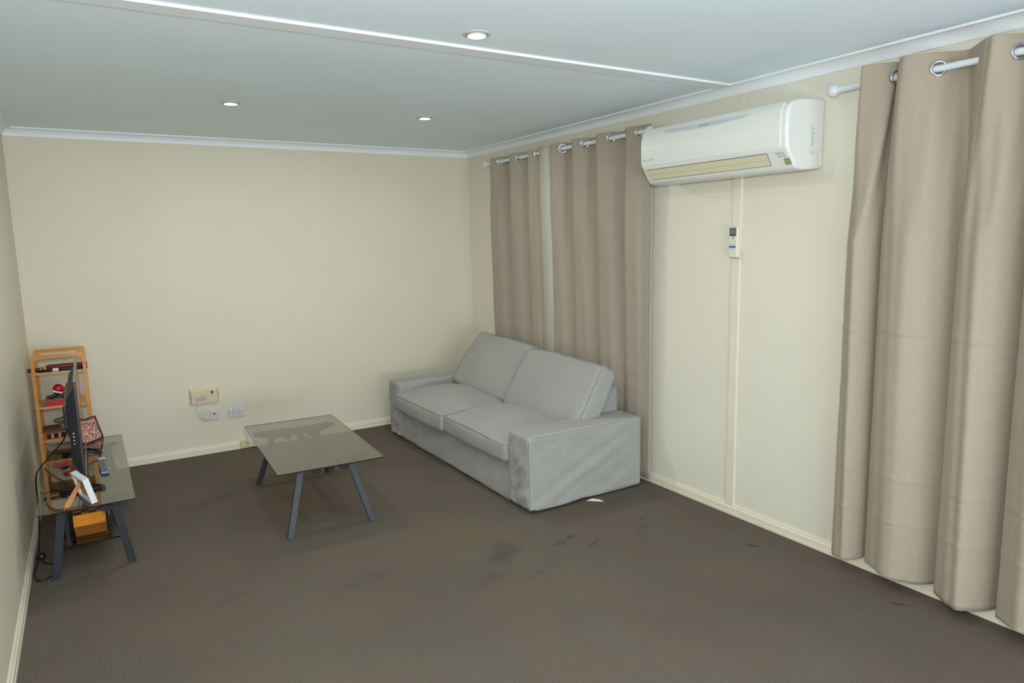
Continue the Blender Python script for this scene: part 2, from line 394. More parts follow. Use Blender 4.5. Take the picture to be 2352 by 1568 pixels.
# flat strip across the ceiling
struct(obj('trim_4', MB().box(.03, W-.03, 2.238, 2.330, H-.011, H), CORN, bevel=.0015))
# cover strips over the sheet joints of the right wall
def cover(name, y0, y1, t=.008, sl=.003):
    struct(obj(name, MB().extrude([(0, 0), (t, sl), (t, y1-y0-.001), (0, y1-y0)], lambda a, b, z: (W-a, y0+b, z), .055, H-c+.002), TRIM))
cover('trim_5', 2.184, 2.240, .009)
cover('trim_6', 2.885, 2.938, .003, .014)
cover('trim_7', 4.56, 4.61)

# ------------------------------------------------------------------ recessed downlights
def downlight(x, y, label):
    t = thing('ceiling_downlight', label, 'ceiling light', (x, y, H), 0, 'recessed round downlights in the ceiling')
    obj('trim_ring', MB().lathe([(.0365, .010), (.0370, .002), (.041, .004), (.053, .0035), (.055, .001), (.055, 0)], (x, y, H), (0, 0, -1), 48), SILVER_RING, t, smooth=True)
    obj('diffuser', MB().lathe([(.0001, .0025), (.0368, .0025)], (x, y, H), (0, 0, -1), 48), GLOW, t)
    l = area('downlight_lamp', (x, y, H-.012), (x, y, 0), .06, .06, 7.2, (1.0, 0.985, 0.96)); l.data.shape = 'DISK'
    l.parent = t; l.matrix_parent_inverse = Matrix.Translation((-x, -y, -H))
    return t
SILVER_RING = M('satin_ring', (196, 196, 192), 0.4)
downlight(1.769, 2.075, 'round recessed downlight nearest the camera, in front of the white ceiling strip')
downlight(1.168, 3.862, 'left round recessed downlight of the pair beyond the ceiling strip')
downlight(2.354, 3.842, 'right round recessed downlight beyond the ceiling strip, towards the curtained wall')

# ------------------------------------------------------------------ curtains
XR = 3.372
def curtain_mesh(F, G, ztop, zbot, ovt, ovb, xf, xb, squeeze=1.0, sag=None, dz=.02, creases=(), hemwave=.012, endstrip=None, seed=1, Ftop=None, ovs=None, flat_end=False, dens=9, pleat=0.0, roundness=1.0):
    """F: y of each front edge from the far end to the near end; G: y of the eyelet in each section"""
    def path(tz):   # tz 0 bottom .. 1 top
        ov = ovb + (ovt-ovb)*tz
        k = squeeze + (1-squeeze)*min(1, max(0, (tz-.15)/.6)); off = (1-k)*.022
        pts = []; Ft = Ftop or F
        FF = [fb+(ft-fb)*(1-min(1, (1-tz)*3.0)) for fb, ft in zip(F, Ft)]
        for i in range(len(F)-1):
            L = FF[i]-FF[i+1]; o = ov*(ovs[i] if ovs else 1); g = G[i] if tz > .97 else min(G[i], FF[i]-.02)
            last = i == len(F)-2 and flat_end
            u = min(1, (1-tz)*3.0)*roundness; mix = lambda p, q: p+(q-p)*u
            pts += [(FF[i], xf+mix(.010, .058)), (FF[i]-mix(.11, .16)*L, xf+mix(.002, .027)), (mix(g, FF[i]-.47*L), mix(XR-.004, xf-.003))]
            if last: pts += [(FF[i+1]+.06, mix(XR, XR-.020)), (FF[i+1], XR-.002)]
            else: pts += [(mix(FF[i+1]+o+.035, FF[i+1]+.26*L), mix(xb-.010, XR-.012)), (FF[i+1]+mix(o, .03), xb), (FF[i+1]+mix(o*.6, .030), mix(XR+.012, xb-.010)), (FF[i+1]+mix(o*.15, .012), xf+mix(.020, .080))]
        if not flat_end: pts.append((FF[-1], xf+.03))
        if endstrip: pts += endstrip
        P = smooth_path([(a, b, 0) for a, b in pts], dens)
        return [(p.x, XR+(p.y-XR)*k+off) for p in P]
    zs = []; z = ztop
    while z > ztop-.11: zs.append(z); z -= .004
    while z > zbot+dz: zs.append(z); z -= dz
    zs.append(zbot)
    vs = []; rows = len(zs)
    for z in zs:
        tz = (z-zbot)/(ztop-zbot); P = path(tz)
        nP = len(P)
        for q, (y, x) in enumerate(P):
            a = 1-tz
            wob = .010*a*noise.noise(Vector((y*5+seed*9, z*.8, seed))) + .0045*noise.noise(Vector((y*16+seed, z*1.6, 3+seed))) + .003*noise.noise(Vector((y*3, z*14, 7)))
            cz = pleat*(noise.noise(Vector((y*9.5-z*.25, z*.12, 21)))*1.0+.55*noise.noise(Vector((y*24-z*.5, z*.25, 31))))*min(1, (ztop-z)/.5+.15)
            for zc, amp in creases:
                d = (z-zc-.004*math.sin(y*11))/.009; cz += amp*(math.exp(-d*d)-.6*math.exp(-(d+1.8)**2))
            zz = z
            if z == zbot: zz = z + hemwave*math.sin(y*9+seed) 
            vs.append((x-wob-cz, y, zz))
    fs = []
    for i in range(rows-1):
        for q in range(nP-1):
            yy = (vs[i*nP+q][1]+vs[i*nP+q+1][1])/2; xx = (vs[i*nP+q][0]+vs[i*nP+q+1][0])/2; zz = (zs[i]+zs[i+1])/2
            hole = any((yy-g)**2 + (zz-ZR)**2*1.0 + ((xx-XR)**2) < .0285**2 for g in G) if zz > ztop-.1 else False
            if not hole: fs.append((i*nP+q, i*nP+q+1, (i+1)*nP+q+1, (i+1)*nP+q))
    m = MB().add(vs, fs); m.top_path = [(vs[2*nP+q][1], vs[2*nP+q][0]) for q in range(nP)]
    return m

def grommets(G, P, parent):
    for i, g in enumerate(G):
        c_ = [j for j in range(1, len(P)-1) if abs(P[j][0]-g) < .02 and P[j+1][0] < P[j-1][0]]
        j = min(c_, key=lambda j: abs(P[j][0]-g)+abs(P[j][1]-XR)); a, b = P[max(0, j-3)], P[min(len(P)-1, j+3)]
        t = Vector((b[1]-a[1], b[0]-a[0], 0)).normalized(); nrm = Vector((t.y, -t.x, 0)); 
        if nrm.x > 0: nrm = -nrm
        obj('eyelet', MB().lathe([(.0225, -.004), (.0225, .003), (.0255, .0055), (.031, .005), (.0335, .001), (.0335, -.003), (.031, -.005), (.0225, -.004)], (P[j][1]+nrm.x*.0065, g+nrm.y*.0065, ZR), nrm, 36), CHROME, parent, smooth=True)

def curtain(F, G, ztop, zbot, label, mat, group, **kw):
    yc = (F[0]+F[-1])/2
    t = thing('curtain', label, 'curtain', (XR, yc, zbot), 0, group)
    mb = curtain_mesh(F, G, ztop, zbot, **kw)
    o = obj('curtain_cloth', mb, mat, t, smooth=True)
    s = o.modifiers.new('thick', 'SOLIDIFY'); s.thickness = .002; s.offset = 0
    grommets(G, mb.top_path, t)
    return t

ZR = 2.240
F1 = [4.755, 4.440, 4.160, 3.965]; G1 = [4.595, 4.300, 4.040]
tA = curtain(F1, G1, 2.276, .05, 'beige linen eyelet curtain in the far corner, left of the pale lining strip', LINEN2, 'beige eyelet curtains', ovt=.10, ovb=.09, xf=3.325, xb=3.418, squeeze=.42, Ftop=[4.700, 4.404, 4.124, 3.950], seed=2, flat_end=True, roundness=.45)
# turned-back edge of that curtain showing the pale lining
m = MB(); pr = smooth_path([(3.395, 4.05, 0), (3.34, 3.985, 0), (3.322, 3.94, 0), (3.322, 3.885, 0), (3.345, 3.846, 0), (3.39, 3.835, 0)], 5)
zs = [2.274-.03*i for i in range(75)]
vs = [(XR+(p.x-XR)*(1 if z > 1.9 else max(.5, 1-(1.9-z)*.45))+(0 if z > 1.9 else min(.012, (1.9-z)*.012)), p.y-(2.27-z)*.004, z) for z in zs for p in pr]; k = len(pr)
m.add(vs, [(i*k+q, i*k+q+1, (i+1)*k+q+1, (i+1)*k+q) for i in range(len(zs)-1) for q in range(k-1)])
o = part_label(obj('curtain_lining', m, LINING, tA, smooth=True), 'pale lining of the turned-back edge')
o.modifiers.new('thick', 'SOLIDIFY').thickness = .002
F2 = [3.860, 3.588, 3.312, 3.040, 2.832]; G2 = [3.728, 3.464, 3.185, 2.915]
curtain(F2, G2, 2.280, .05, 'beige linen eyelet curtain behind the sofa, ending beside the air conditioner', LINEN2, 'beige eyelet curtains', ovt=.10, ovb=.09, xf=3.325, xb=3.418, squeeze=.42, Ftop=[3.826, 3.572, 3.300, 3.004, 2.812], seed=5, flat_end=True, roundness=.45)

def rod(y0, y1, label):
    t = thing('curtain_rod', label, 'curtain rod', (XR, (y0+y1)/2, ZR), 0, 'white curtain rods')
    obj('pole', MB().tube([(XR, y0, ZR), (XR, y1, ZR)], .0135, 20), ROD, t, smooth=False, auto=.6)
    for y, s in ((y0, 1), (y1, -1)):
        pr = [(.0001, .0265)] + [(.0275*math.sin(a), -.001+.0275*math.cos(a)) for a in [PI*i/14 for i in range(1, 12)]] + [(.013, -.026), (.0155, -.030), (.0155, -.037), (.012, -.040)]
        obj('finial', MB().lathe(pr, (XR, y, ZR), (0, s, 0), 28), ROD, t, smooth=True)
    for y in (y0-.16, (y0+y1)/2, y1+.16):
        if y > y1+.5 or True:
            mb = MB().tube([(XR+.012, y, ZR-.012), (W-.010, y, ZR-.020)], .006, 10).box(W-.012, W, y-.014, y+.014, ZR-.05, ZR+.02)
            obj('bracket', mb, ROD, t)
    return t
rod(4.838, 2.826, 'white curtain rod with ball ends over the far pair of curtains')
ZR2 = 2.245
ZR = ZR2
F3 = [1.502, 1.338, 1.026, .785, .53, .29, .07]; G3 = [1.325, 1.155, .872, .64, .40, .16]
curtain(F3, G3, 2.308, .070, 'large beige linen eyelet curtain at the right edge, with a fold crease across', LINEN, 'beige eyelet curtains', ovt=.10, ovb=.025, Ftop=[1.441, 1.277, .949, .700, .45, .22, .02], ovs=[.35, 1.25, 1, 1, 1, 1], dens=14, pleat=.022, xf=3.302, xb=3.432, squeeze=1.0, creases=((1.172, .0030), (.53, .0020), (.86, .0012), (.33, .0020)), seed=9, dz=.009)
rod(1.612, -.12, 'white curtain rod with a ball end over the right-hand curtain')

# ------------------------------------------------------------------ air conditioner
def air_con():
    Y0, Y1 = 1.705, 2.690
    t = thing('air_conditioner', 'white split-system wall air conditioner between the two curtains', 'air conditioner', (W, (Y0+Y1)/2, 1.91))
    prof = [(0, 1.915), (-.02, 1.909), (-.10, 1.902), (-.17, 1.900), (-.205, 1.905), (-.222, 1.925), (-.262, 1.985), (-.272, 2.00), (-.276, 2.08), (-.274, 2.150), (-.264, 2.180), (-.240, 2.205), (-.20, 2.219), (-.10, 2.230), (-.015, 2.236), (0, 2.230)]
    mb = MB().extrude(prof, lambda a, b, y: (W+a, y, b), Y0, Y1)
    obj('body', mb, ACWHITE, t, bevel=.014, segs=4, auto=.7)
    # front panel, a little proud of the body
    pp = [(-.262, 1.998), (-.274, 2.002), (-.279, 2.03), (-.281, 2.08), (-.279, 2.145), (-.269, 2.182), (-.245, 2.209), (-.24, 2.205), (-.262, 2.178), (-.27, 2.14), (-.27, 2.08), (-.268, 2.02)]
    obj('front_panel', MB().extrude(pp, lambda a, b, y: (W+a, y, b), Y0+.035, Y1-.008), ACWHITE, t, bevel=.0015, auto=.7)
    # pale blue strip with INVERTER
    def face(z):     # x of panel face at height z
        ks = [(2.03, -.279), (2.08, -.281), (2.145, -.279), (2.182, -.269), (2.209, -.245)]
        for (a, xa), (b, xb) in zip(ks, ks[1:]):
            if z <= b: return W+xa+(xb-xa)*(z-a)/(b-a)
        return W-.245
    st = []
    for q in range(25):
        u = q/24; y = 2.505-u*(2.505-1.925); w = .0105 if u < .08 else .0105+.004*math.sin(PI*(u-.08)/.92)
        zt = 2.181; zb = 2.181-.0135-.010*math.sin(PI*min(1, max(0, (u-.0)/1.0)))
        y2 = 2.495-u*(2.495-1.962)
        st.append(((face(zt)-.0012, y, zt), (face(zb)-.0012, y2, zb)))
    m = MB(); m.add([p for ab in st for p in ab], [(2*i, 2*i+1, 2*i+3, 2*i+2) for i in range(24)])
    o = part_label(obj('blue_strip', m, ACBLUE, t), 'pale blue strip reading INVERTER')
    cu = bpy.data.curves.new('word', 'FONT'); cu.body = 'INVERTER'; cu.size = .0125; cu.align_x = 'CENTER'; cu.space_character = 1.25; cu.extrude = .0002
    tmp = bpy.data.objects.new('word', cu); COL.objects.link(tmp); bpy.context.view_layer.update()
    me = bpy.data.meshes.new_from_object(tmp.evaluated_get(bpy.context.evaluated_depsgraph_get())); bpy.data.objects.remove(tmp)
    m = MB(); m.add([(face(2.166+v.co.y)-.0022-v.co.z, 2.214-v.co.x*1.0, 2.1655+v.co.y*.8) for v in me.vertices], [tuple(p.vertices) for p in me.polygons])
    o = obj('lettering', m, GREYINK, o)
    # maker's mark, bottom left of the panel: looped emblem and a line of fine print
    m = MB()
    for yy, zz, r in ((2.662, 2.034, .0042), (2.652, 2.036, .0066), (2.642, 2.034, .0042)):
        m.tube([(W-.2815, yy+math.cos(a)*r*.9, zz+math.sin(a)*r) for a in [2*PI*i/16 for i in range(16)]], .0007, 5, closed=True)
    for i in range(12):
        m.box(W-.2815, W-.2800, 2.624-i*.0042-.0026, 2.624-i*.0042, 2.0325+(i % 3)*.0006, 2.0355+(i % 2)*.0008)
    obj('maker_mark', m, FAINTINK, t)
    # outlet with louvre
    def sl(u):    # point on the sloping lower front, u 0 top .. 1 bottom
        return Vector((W-.262+.040*u, 0, 1.985-.060*u))
    nv = Vector((-.83, 0, -.555))
    def quad(name, y0, y1, u0, u1, off, mat, par, th=.002):
        a, b = sl(u0)+nv*off, sl(u1)+nv*off; m = MB()
        A, B = a+nv*th, b+nv*th
        m.hexa([(a.x, y0, a.z), (a.x, y1, a.z), (b.x, y1, b.z), (b.x, y0, b.z)], [(A.x, y0, A.z), (A.x, y1, A.z), (B.x, y1, B.z), (B.x, y0, B.z)])
        return obj(name, m, mat, par)
    fr = part_label(quad('outlet_gap', Y0+.120, Y1-.030, .04, .97, .0008, DARK, t, .0008), 'dark gap round the louvre')
    lv = part_label(quad('louvre', Y0+.122, Y1-.032, .07, .50, .0018, ACCREAM, t, .003), 'yellowed louvre flap')
    lv2 = quad('louvre', Y0+.122, Y1-.032, .515, .92, .0018, ACCREAM, t, .003)
    quad('sensor_window', Y0+.008, Y0+.040, .55, 1.02, .0015, OLIVE, t, .0015)
    m = MB()
    for i, (u, ln) in enumerate(((.12, .030), (.26, .018), (.39, .022))):
        a = sl(u)+nv*.0015
        m.box(a.x-.001, a.x, Y0+.032-i*.002, Y0+.040-i*.002, a.z-.002, a.z+.002)
        m.box(a.x-.001, a.x, Y0+.046, Y0+.046+ln, a.z-.0012, a.z+.0012)
    obj('indicator_marks', m, GREYINK, t)
    # seams and stickers on the near end
    m = MB()
    for i in range(11):
        m.box(W-.100, W-.100+.010+(i*7 % 5)*.005, Y0-.0006, Y0+.001, 2.010+i*.0085, 2.0135+i*.0085)
    obj('rating_print', m, FAINTINK, t)
    obj('faded_sticker', MB().box(W-.112, W-.066, Y0-.0006, Y0+.001, 1.972, 1.990), M('faded_pink_sticker', (222, 214, 204), .6), t)
    hk = smooth_path([(W-.008, Y0-.0003, 1.995), (W-.036, Y0-.0003, 1.996), (W-.046, Y0-.0003, 1.988), (W-.048, Y0-.0003, 1.94), (W-.044, Y0-.0003, 1.924), (W-.03, Y0-.0003, 1.921)], 5)
    obj('knockout_seam', MB().tube(hk, .0008, 5), FAINTINK, t)
air_con()

# ------------------------------------------------------------------ remote control of the air conditioner in its wall holder
def ac_remote():
    y0, y1, z0, z1 = 2.180, 2.238, 1.478, 1.645; x = W-.0095
    t = thing('remote_control', 'cream air-conditioner remote in a wall holder on the cover strip', 'remote control', (W, 2.21, 1.478))
    obj('holder', MB().box(x-.014, x+.001, y0-.004, y1+.003, z0-.002, z0+.05), CREAMBOX if False else ACCREAM, t, bevel=.004)
    obj('body', MB().box(x-.026, x-.002, y0, y1, z0+.003, z1), M('remote_cream', (226, 222, 196), .35), t, bevel=.006, segs=3)
    fx = x-.0265
    o = part_label(obj('display_surround', MB().box(fx-.001, fx+.001, y0+.010, y1-.004, z1-.048, z1-.004), NAVY, t, bevel=.002), 'dark display surround')
    obj('display', MB().box(fx-.0018, fx, y0+.016, y1-.010, z1-.037, z1-.010), LCD, o)
    obj('face_plate', MB().box(fx-.0006, fx+.001, y0+.010, y1-.004, z0+.030, z1-.049), M('remote_face', (214, 218, 218), .35), t)
    part_label(obj('power_button', MB().box(fx-.002, fx, y0+.024, y0+.033, z1-.064, z1-.050), M('amber_button', (186, 140, 60), .4), t, bevel=.001), 'amber button')
    part_label(obj('button_strip', MB().box(fx-.0018, fx, y0+.010, y1-.004, z0+.054, z0+.067), TEAL, t, bevel=.001), 'blue button strip')
    for i in range(3):
        for j in range(3):
            obj('button', MB().box(fx-.0015, fx, y0+.013+j*.0135, y0+.020+j*.0135, z0+.043+i*.0165+(0 if i == 0 else .012), z0+.0465+i*.0165+(0 if i == 0 else .012)), FAINTINK, t)
    obj('maker_mark', MB().box(fx-.0008, fx+.0015, y0+.024, y0+.038, z0+.020, z0+.0225), FAINTINK, t)
ac_remote()

# ------------------------------------------------------------------ sofa
def sofa():
    X0, X1, YN, YFAR = 2.466, 3.335, 2.842, 5.000
    t = thing('sofa', 'two-seater sofa in a loose grey heather slipcover against the curtained wall', 'sofa', ((X0+X1)/2, (YN+YFAR)/2, 0))
    nz = lambda a, b, c_: noise.noise(Vector((a, b, c_)))
    def arm(y0, y1, zt, seed):
        hx, hy, hz = (X1-X0)/2, (y1-y0)/2, (zt-.012)/2; c0 = Vector(((X0+X1)/2, (y0+y1)/2, .012+hz))
        def df(q, p):
            low = (1-p.z)/2
            q = q.copy()
            # diagonal drag folds growing towards the hem
            if abs(p.y) > .98:
                s = 1 if p.y > 0 else -1
                w = nz(q.x*3.2+q.z*5+seed, q.z*2.2-q.x*.6, seed)*.030 + nz(q.x*6-q.z*12+seed, q.z*4, seed+3)*.012
                q.y += s*w*(.35+.65*low)*(1-abs(p.x)**6)*(1-max(0, p.z)**8)
            if p.x < -.98:
                w = nz(q.y*9+q.z*8, q.z*7-q.y*5, seed+5)*.020 + nz(q.y*22+q.z*26, q.z*9, seed+8)*.010
                q.x += w*(.4+.8*low)*(1-abs(p.y)**5)*(1-max(0, p.z)**8)
            if p.z > .98: q.z += .004*(1-p.x*p.x)*(1-p.y*p.y) + .006*nz(q.x*4, q.y*6, seed)
            if p.z < -.9: q.z += .006*nz(q.x*6, q.y*6, seed+1) + (.006 if p.x < -.9 else 0)
            return q
        m = MB().rbox(hx, hy, hz, .022, (64, 22, 44), df, Matrix.Translation(c0))
        a = obj('arm', m, SOFA, t, smooth=True)
        # piping: along the outer top edge, down the front corners, and round the hem
        ys = y0 if seed == 1 else y1; so = -1 if seed == 1 else 1
        zz = lambda x: zt-.012+.004*nz(x*5, 1, seed)+.001
        pts = [(X0+.0060, ys-so*.0060, .02), (X0+.0055, ys-so*.0055, zt*.5), (X0+.0060, ys-so*.0060, zt-.05), (X0+.012, ys-so*.007, zt-.022)] + [(x, ys-so*.004, zz(x)) for x in [X0+.05+.1*i for i in range(8)]] + [(X1-.03, ys-so*.006, zt-.014), (X1-.006, ys-so*.012, zt-.035)]
        obj('piping', MB().tube(smooth_path(pts, 5), .0022, 6), SEAM, a, smooth=True)
        yi = y1 if seed == 1 else y0
        pts = [(X0+.0055, yi+so*.006, .02), (X0+.005, yi+so*.0055, zt*.5), (X0+.006, yi+so*.006, zt-.05), (X0+.012, yi+so*.008, zt-.020)]
        obj('piping', MB().tube(smooth_path(pts, 5), .0025, 6), SEAM, a, smooth=True)
        return a
    arm(YN, 3.072, .468, 1); arm(4.785, YFAR, .468, 2)
    # base with front skirt
    def dfb(q, p):
        q = q.copy()
        if p.x < -.98: q.x += nz(q.y*3.5+q.z*7, q.z*5, 9)*.014+nz(q.y*10, q.z*6, 4)*.004 - .008*(1-p.z)/2
        if p.z < -.95: q.z += .005*nz(q.y*5, 2, 2)
        return q
    hx, hy, hz = (3.32-2.486)/2, (4.795-3.062)/2, (.262-.016)/2
    b = obj('base', MB().rbox(hx, hy, hz, .012, (20, 80, 16), dfb, Matrix.Translation((2.486+hx, 3.062+hy, .016+hz))), SOFA, t, smooth=True)
    obj('hem', MB().tube([(2.484+.012*nz(y*3.5, .1, 9)-.004, y, .020+.004*nz(y*5, 2, 2)) for y in [3.075+.04*i for i in range(43)]], .0035, 6), SEAM, b, smooth=True)
    # backrest
    def dfr(q, p):
        q = q.copy(); q.x += .03*(1-p.z)/2*(-1 if p.x < 0 else 0); q.z += .006*nz(q.y*3, q.x*5, 6) if p.z > .9 else 0; return q
    hx, hy, hz = (3.335-3.165)/2, (4.80-3.06)/2, (.632-.20)/2
    obj('backrest', MB().rbox(hx, hy, hz, .035, (12, 60, 18), dfr, Matrix.Translation((3.165+hx, 3.06+hy, .20+hz))), SOFA, t, smooth=True)
    # seat cushions
    def seat(y0, y1, x0, x1, seed, zf=.378, zb=.262, ytop=0):
        hx, hy, hz = (x1-x0)/2, (y1-y0)/2, .060
        c0 = Vector(((x0+x1)/2, (y0+y1)/2, zb+hz))
        def df(q, p):
            q = q.copy(); cx, cy = 1-p.x*p.x, 1-p.y*p.y
            back = (p.x+1)/2
            if p.z > 0 or abs(p.z) <= 1:
                tz = (p.z+1)/2
                q.z += tz*(.048*min(1, back*2.2)*(.35+.65*cy) + .028*cx*cy + .012*nz(q.x*4+seed, q.y*4, 1)*min(1, back*3))
                q.z += (1-tz)*(.012*cy*(1-back) *-1 + .004*nz(q.y*4, seed, 2))
            q.z -= tz*(1-back)*.012*max(0, -p.y) if seed == 1 else 0
            q.x += -.012*cy*(1-p.z*p.z) if p.x < -.5 else 0
            q.x += .006*nz(q.y*5, q.z*8, seed+4) if p.x < -.9 else 0
            q.y *= 1-.010*cx*0
            return q
        s = obj('seat_cushion', MB().rbox(hx, hy, hz, .022, (36, 44, 12), df, Matrix.Translation(c0)), SOFA, t, smooth=True)
        for pz, rr in ((1, .0020), (-1, .0024)):
            pts = []
            def P(u, v):   # perimeter point on the rounded rectangle
                q = Vector((u*hx, v*hy, pz*(hz-.004))); cpt = Vector((max(-hx+.022, min(hx-.022, q.x)), max(-hy+.022, min(hy-.022, q.y)), q.z)); d = q-cpt; d.z = 0
                if d.length > 1e-6: q = Vector((cpt.x, cpt.y, q.z)) + d.normalized()*.0205
                return c0+df(q, Vector((u, v, pz*.9)))
            for i in range(24): pts.append(P(-1, -1+2*i/24))
            for i in range(16): pts.append(P(-1+2*i/16, 1))
            for i in range(24): pts.append(P(1, 1-2*i/24))
            for i in range(16): pts.append(P(1-2*i/16, -1))
            obj('piping', MB().tube(pts, rr, 6, closed=True), SEAM, s, smooth=True)
        return s
    seat(3.078, 3.926, 2.448, 3.02, 1); seat(3.930, 4.812, 2.430, 3.02, 3)
    # back cushions, leaning on the backrest
    def backc(yc, hy, base, lean, twist, hgt, th, seed, top_shift=0, label=None):
        hx, hz = th/2, hgt/2
        Mx = Matrix.Translation(base) @ Matrix.Rotation(twist, 4, 'X') @ Matrix.Rotation(lean, 4, 'Y') @ Matrix.Translation((hx, 0, hz))
        def df(q, p):
            q = q.copy(); cy, cz = 1-p.y*p.y, 1-p.z*p.z
            q.x += (-.030 if p.x < 0 else .016)*cy*cz*abs(p.x)
            q.z += (.010*cy if p.z > 0 else -.012*cy)
            q.x += .010*nz(q.y*3.5+seed, q.z*3.5, seed)
            q.x *= 1-.18*max(0, p.z)**2
            q.y *= 1-.03*(p.z > 0)*p.z
            q.z += .010*nz(q.y*3, 1, seed)
            return q
        s = obj('back_cushion', MB().rbox(hx, hy, hz, .040, (14, 48, 32), df, Mx), SOFA, t, smooth=True)
        for px in (-1, 1):
            pts = []
            R = .040
            def P(v, w):
                q = Vector((px*(hx-.006), v*hy, w*hz)); cy_ = max(-hy+R, min(hy-R, q.y)); cz_ = max(-hz+R, min(hz-R, q.z)); d = Vector((0, q.y-cy_, q.z-cz_))
                if d.length > 1e-6: q = Vector((q.x, cy_, cz_)) + d.normalized()*(R-.005)
                return Mx @ df(q, Vector((px*.85, v, w)))
            for i in range(20): pts.append(P(-1, -1+2*i/20))
            for i in range(24): pts.append(P(-1+2*i/24, 1))
            for i in range(20): pts.append(P(1, 1-2*i/20))
            for i in range(24): pts.append(P(1-2*i/24, -1))
            obj('piping', MB().tube(pts, .0019, 6, closed=True), SEAM, s, smooth=True)
        return s
    backc(0, .452, (2.905, 3.438, .405), .52, .012, .47, .165, 4)
    backc(0, .445, (2.935, 4.345, .432), .62, .030, .49, .165, 8)
sofa()
tag(obj('paper_scrap', MB().add([(2.880, 2.835, .0015), (2.955, 2.760, .004), (2.952, 2.795, .006), (2.93, 2.845, .003), (2.880, 2.835, .0030), (2.955, 2.760, .0055), (2.952, 2.795, .0075), (2.93, 2.845, .0045)],
    [(3, 2, 1, 0), (4, 5, 6, 7), (0, 1, 5, 4), (1, 2, 6, 5), (2, 3, 7, 6), (3, 0, 4, 7)]), PAPER), 'small white scrap of paper on the carpet at the foot of the sofa arm', 'paper')

# ------------------------------------------------------------------ glass tables
def bar_leg(mbm, top, foot, wx, ty):
    """flat bar, wide across the table, thin along it"""
    tx, tyy, tz = top; fx, fy, fz = foot
    mbm.hexa([(fx-wx/2, fy-ty/2, fz), (fx+wx/2, fy-ty/2, fz), (fx+wx/2, fy+ty/2, fz), (fx-wx/2, fy+ty/2, fz)],
             [(tx-wx/2, tyy-ty/2, tz), (tx+wx/2, tyy-ty/2, tz), (tx+wx/2, tyy+ty/2, tz), (tx-wx/2, tyy+ty/2, tz)])
def glass_table(name, label, cat, cx, cy, rz, w, l, z, bary, barx, legt, feet, spine=(0.0,), brackets=(), bh=.045):
    t = thing(name, label, cat, (cx, cy, 0), rz)
    Tm = Matrix.Translation((cx, cy, 0)) @ Matrix.Rotation(rz, 4, 'Z')
    def mb(): q = MB(); q.T = Tm; return q
    q = mb().box(-w/2, w/2, -l/2, l/2, z-.006, z); q.mi = [0, 0, 1, 1, 1, 1]
    obj('glass_top', q, [GLASS, GLASSEDGE], t)
    for s in (-1, 1):
        q = mb(); y = s*bary
        z1 = z-.012; b = []
        # plate tapering towards both ends
        prof = [(-barx, z1-bh*.45), (-barx*.86, z1-bh*.62), (-legt-.03, z1-bh), (legt+.03, z1-bh), (barx*.86, z1-bh*.62), (barx, z1-bh*.45), (barx, z1-.003), (barx-.008, z1), (-barx+.008, z1), (-barx, z1-.003)]
        q.extrude(prof, lambda a, b_, tt: (a, tt, b_), y-.021, y+.021)
        obj('crossbar', q, BLACKM, t, bevel=.002)
        for px in (-barx*.82, barx*.82):
            obj('glass_pad', mb().lathe([(.0001, .0), (.013, .0), (.013, -.006), (.0001, -.006)], (px, y, z-.006), (0, 0, 1), 20), CHROME if s < 0 else BLACKM, t, smooth=False)
        if s > 0 and barx > .2:
            for px in (-.075, .075):
                obj('bolt_head', mb().lathe([(.0001, .004), (.011, .004), (.012, 0), (.012, -.01), (.0001, -.01)], (px, y+.021, z-.020), (0, 1, 0), 14), BLACKM, t)
        for sx in (-1, 1):
            q = mb(); bar_leg(q, (sx*legt, y, z1-.015), (sx*feet[0], s*feet[1] if len(feet) == 2 else s*feet[2 if s > 0 else 1], 0), .037, .018)
            obj('leg', q, LEG, t, bevel=.002)
        for bx in brackets:
            q = mb(); q.extrude([(bx-.03, z1-.042), (bx-.012, z1-.072), (bx+.022, z1-.075), (bx+.03, z1-.045)], lambda a, b_, tt: (a, tt, b_), y-.012, y+.03)
            obj('bracket', q, BLACKM, t, bevel=.002)
    for sx in spine:
        obj('centre_beam', mb().box(sx-.018, sx+.018, -bary-.01, bary+.01, z1-.078, z1-.040), BLACKM, t, bevel=.002)
    return t, Tm
glass_table('coffee_table', 'smoked glass coffee table on splayed gunmetal legs in front of the sofa', 'coffee table', 1.4625, 3.800, -.041, .59, 1.16, .40, .400, .262, .135, (.235, .485, .525), spine=(.03,), brackets=(-.055, .10))
tvt, TT = glass_table('tv_stand', 'long low smoked glass television stand with splayed gunmetal legs along the left wall', 'tv stand', .2855, 3.9815, 0, .401, 1.375, .40, .535, .175, .108, (.165, .482), spine=(), brackets=(.075,), bh=.024)
q = MB().box(.150, .410, 3.590, 4.375, .112, .120); q.mi = [0, 0, 1, 1, 1, 1]
obj('lower_glass_shelf', q, [GLASS, GLASSEDGE], tvt)
for y in (3.66, 4.30):
    q = MB(); q.box(.172, .388, y-.012, y+.012, .100, .112); obj('shelf_support', q, BLACKM, tvt)
for s, y in ((-1, 3.66), (1, 4.30)):
    for x in (.180, .380):
        q = MB().box(x-.008, x+.008, y-.008, y+.008, .111, .350); obj('hanger_rod', q, BLACKM, tvt)
for x in (.180, .380):
    obj('side_rail', MB().box(x-.010, x+.010, 3.45, 4.51, .335, .352), BLACKM, tvt, bevel=.001)

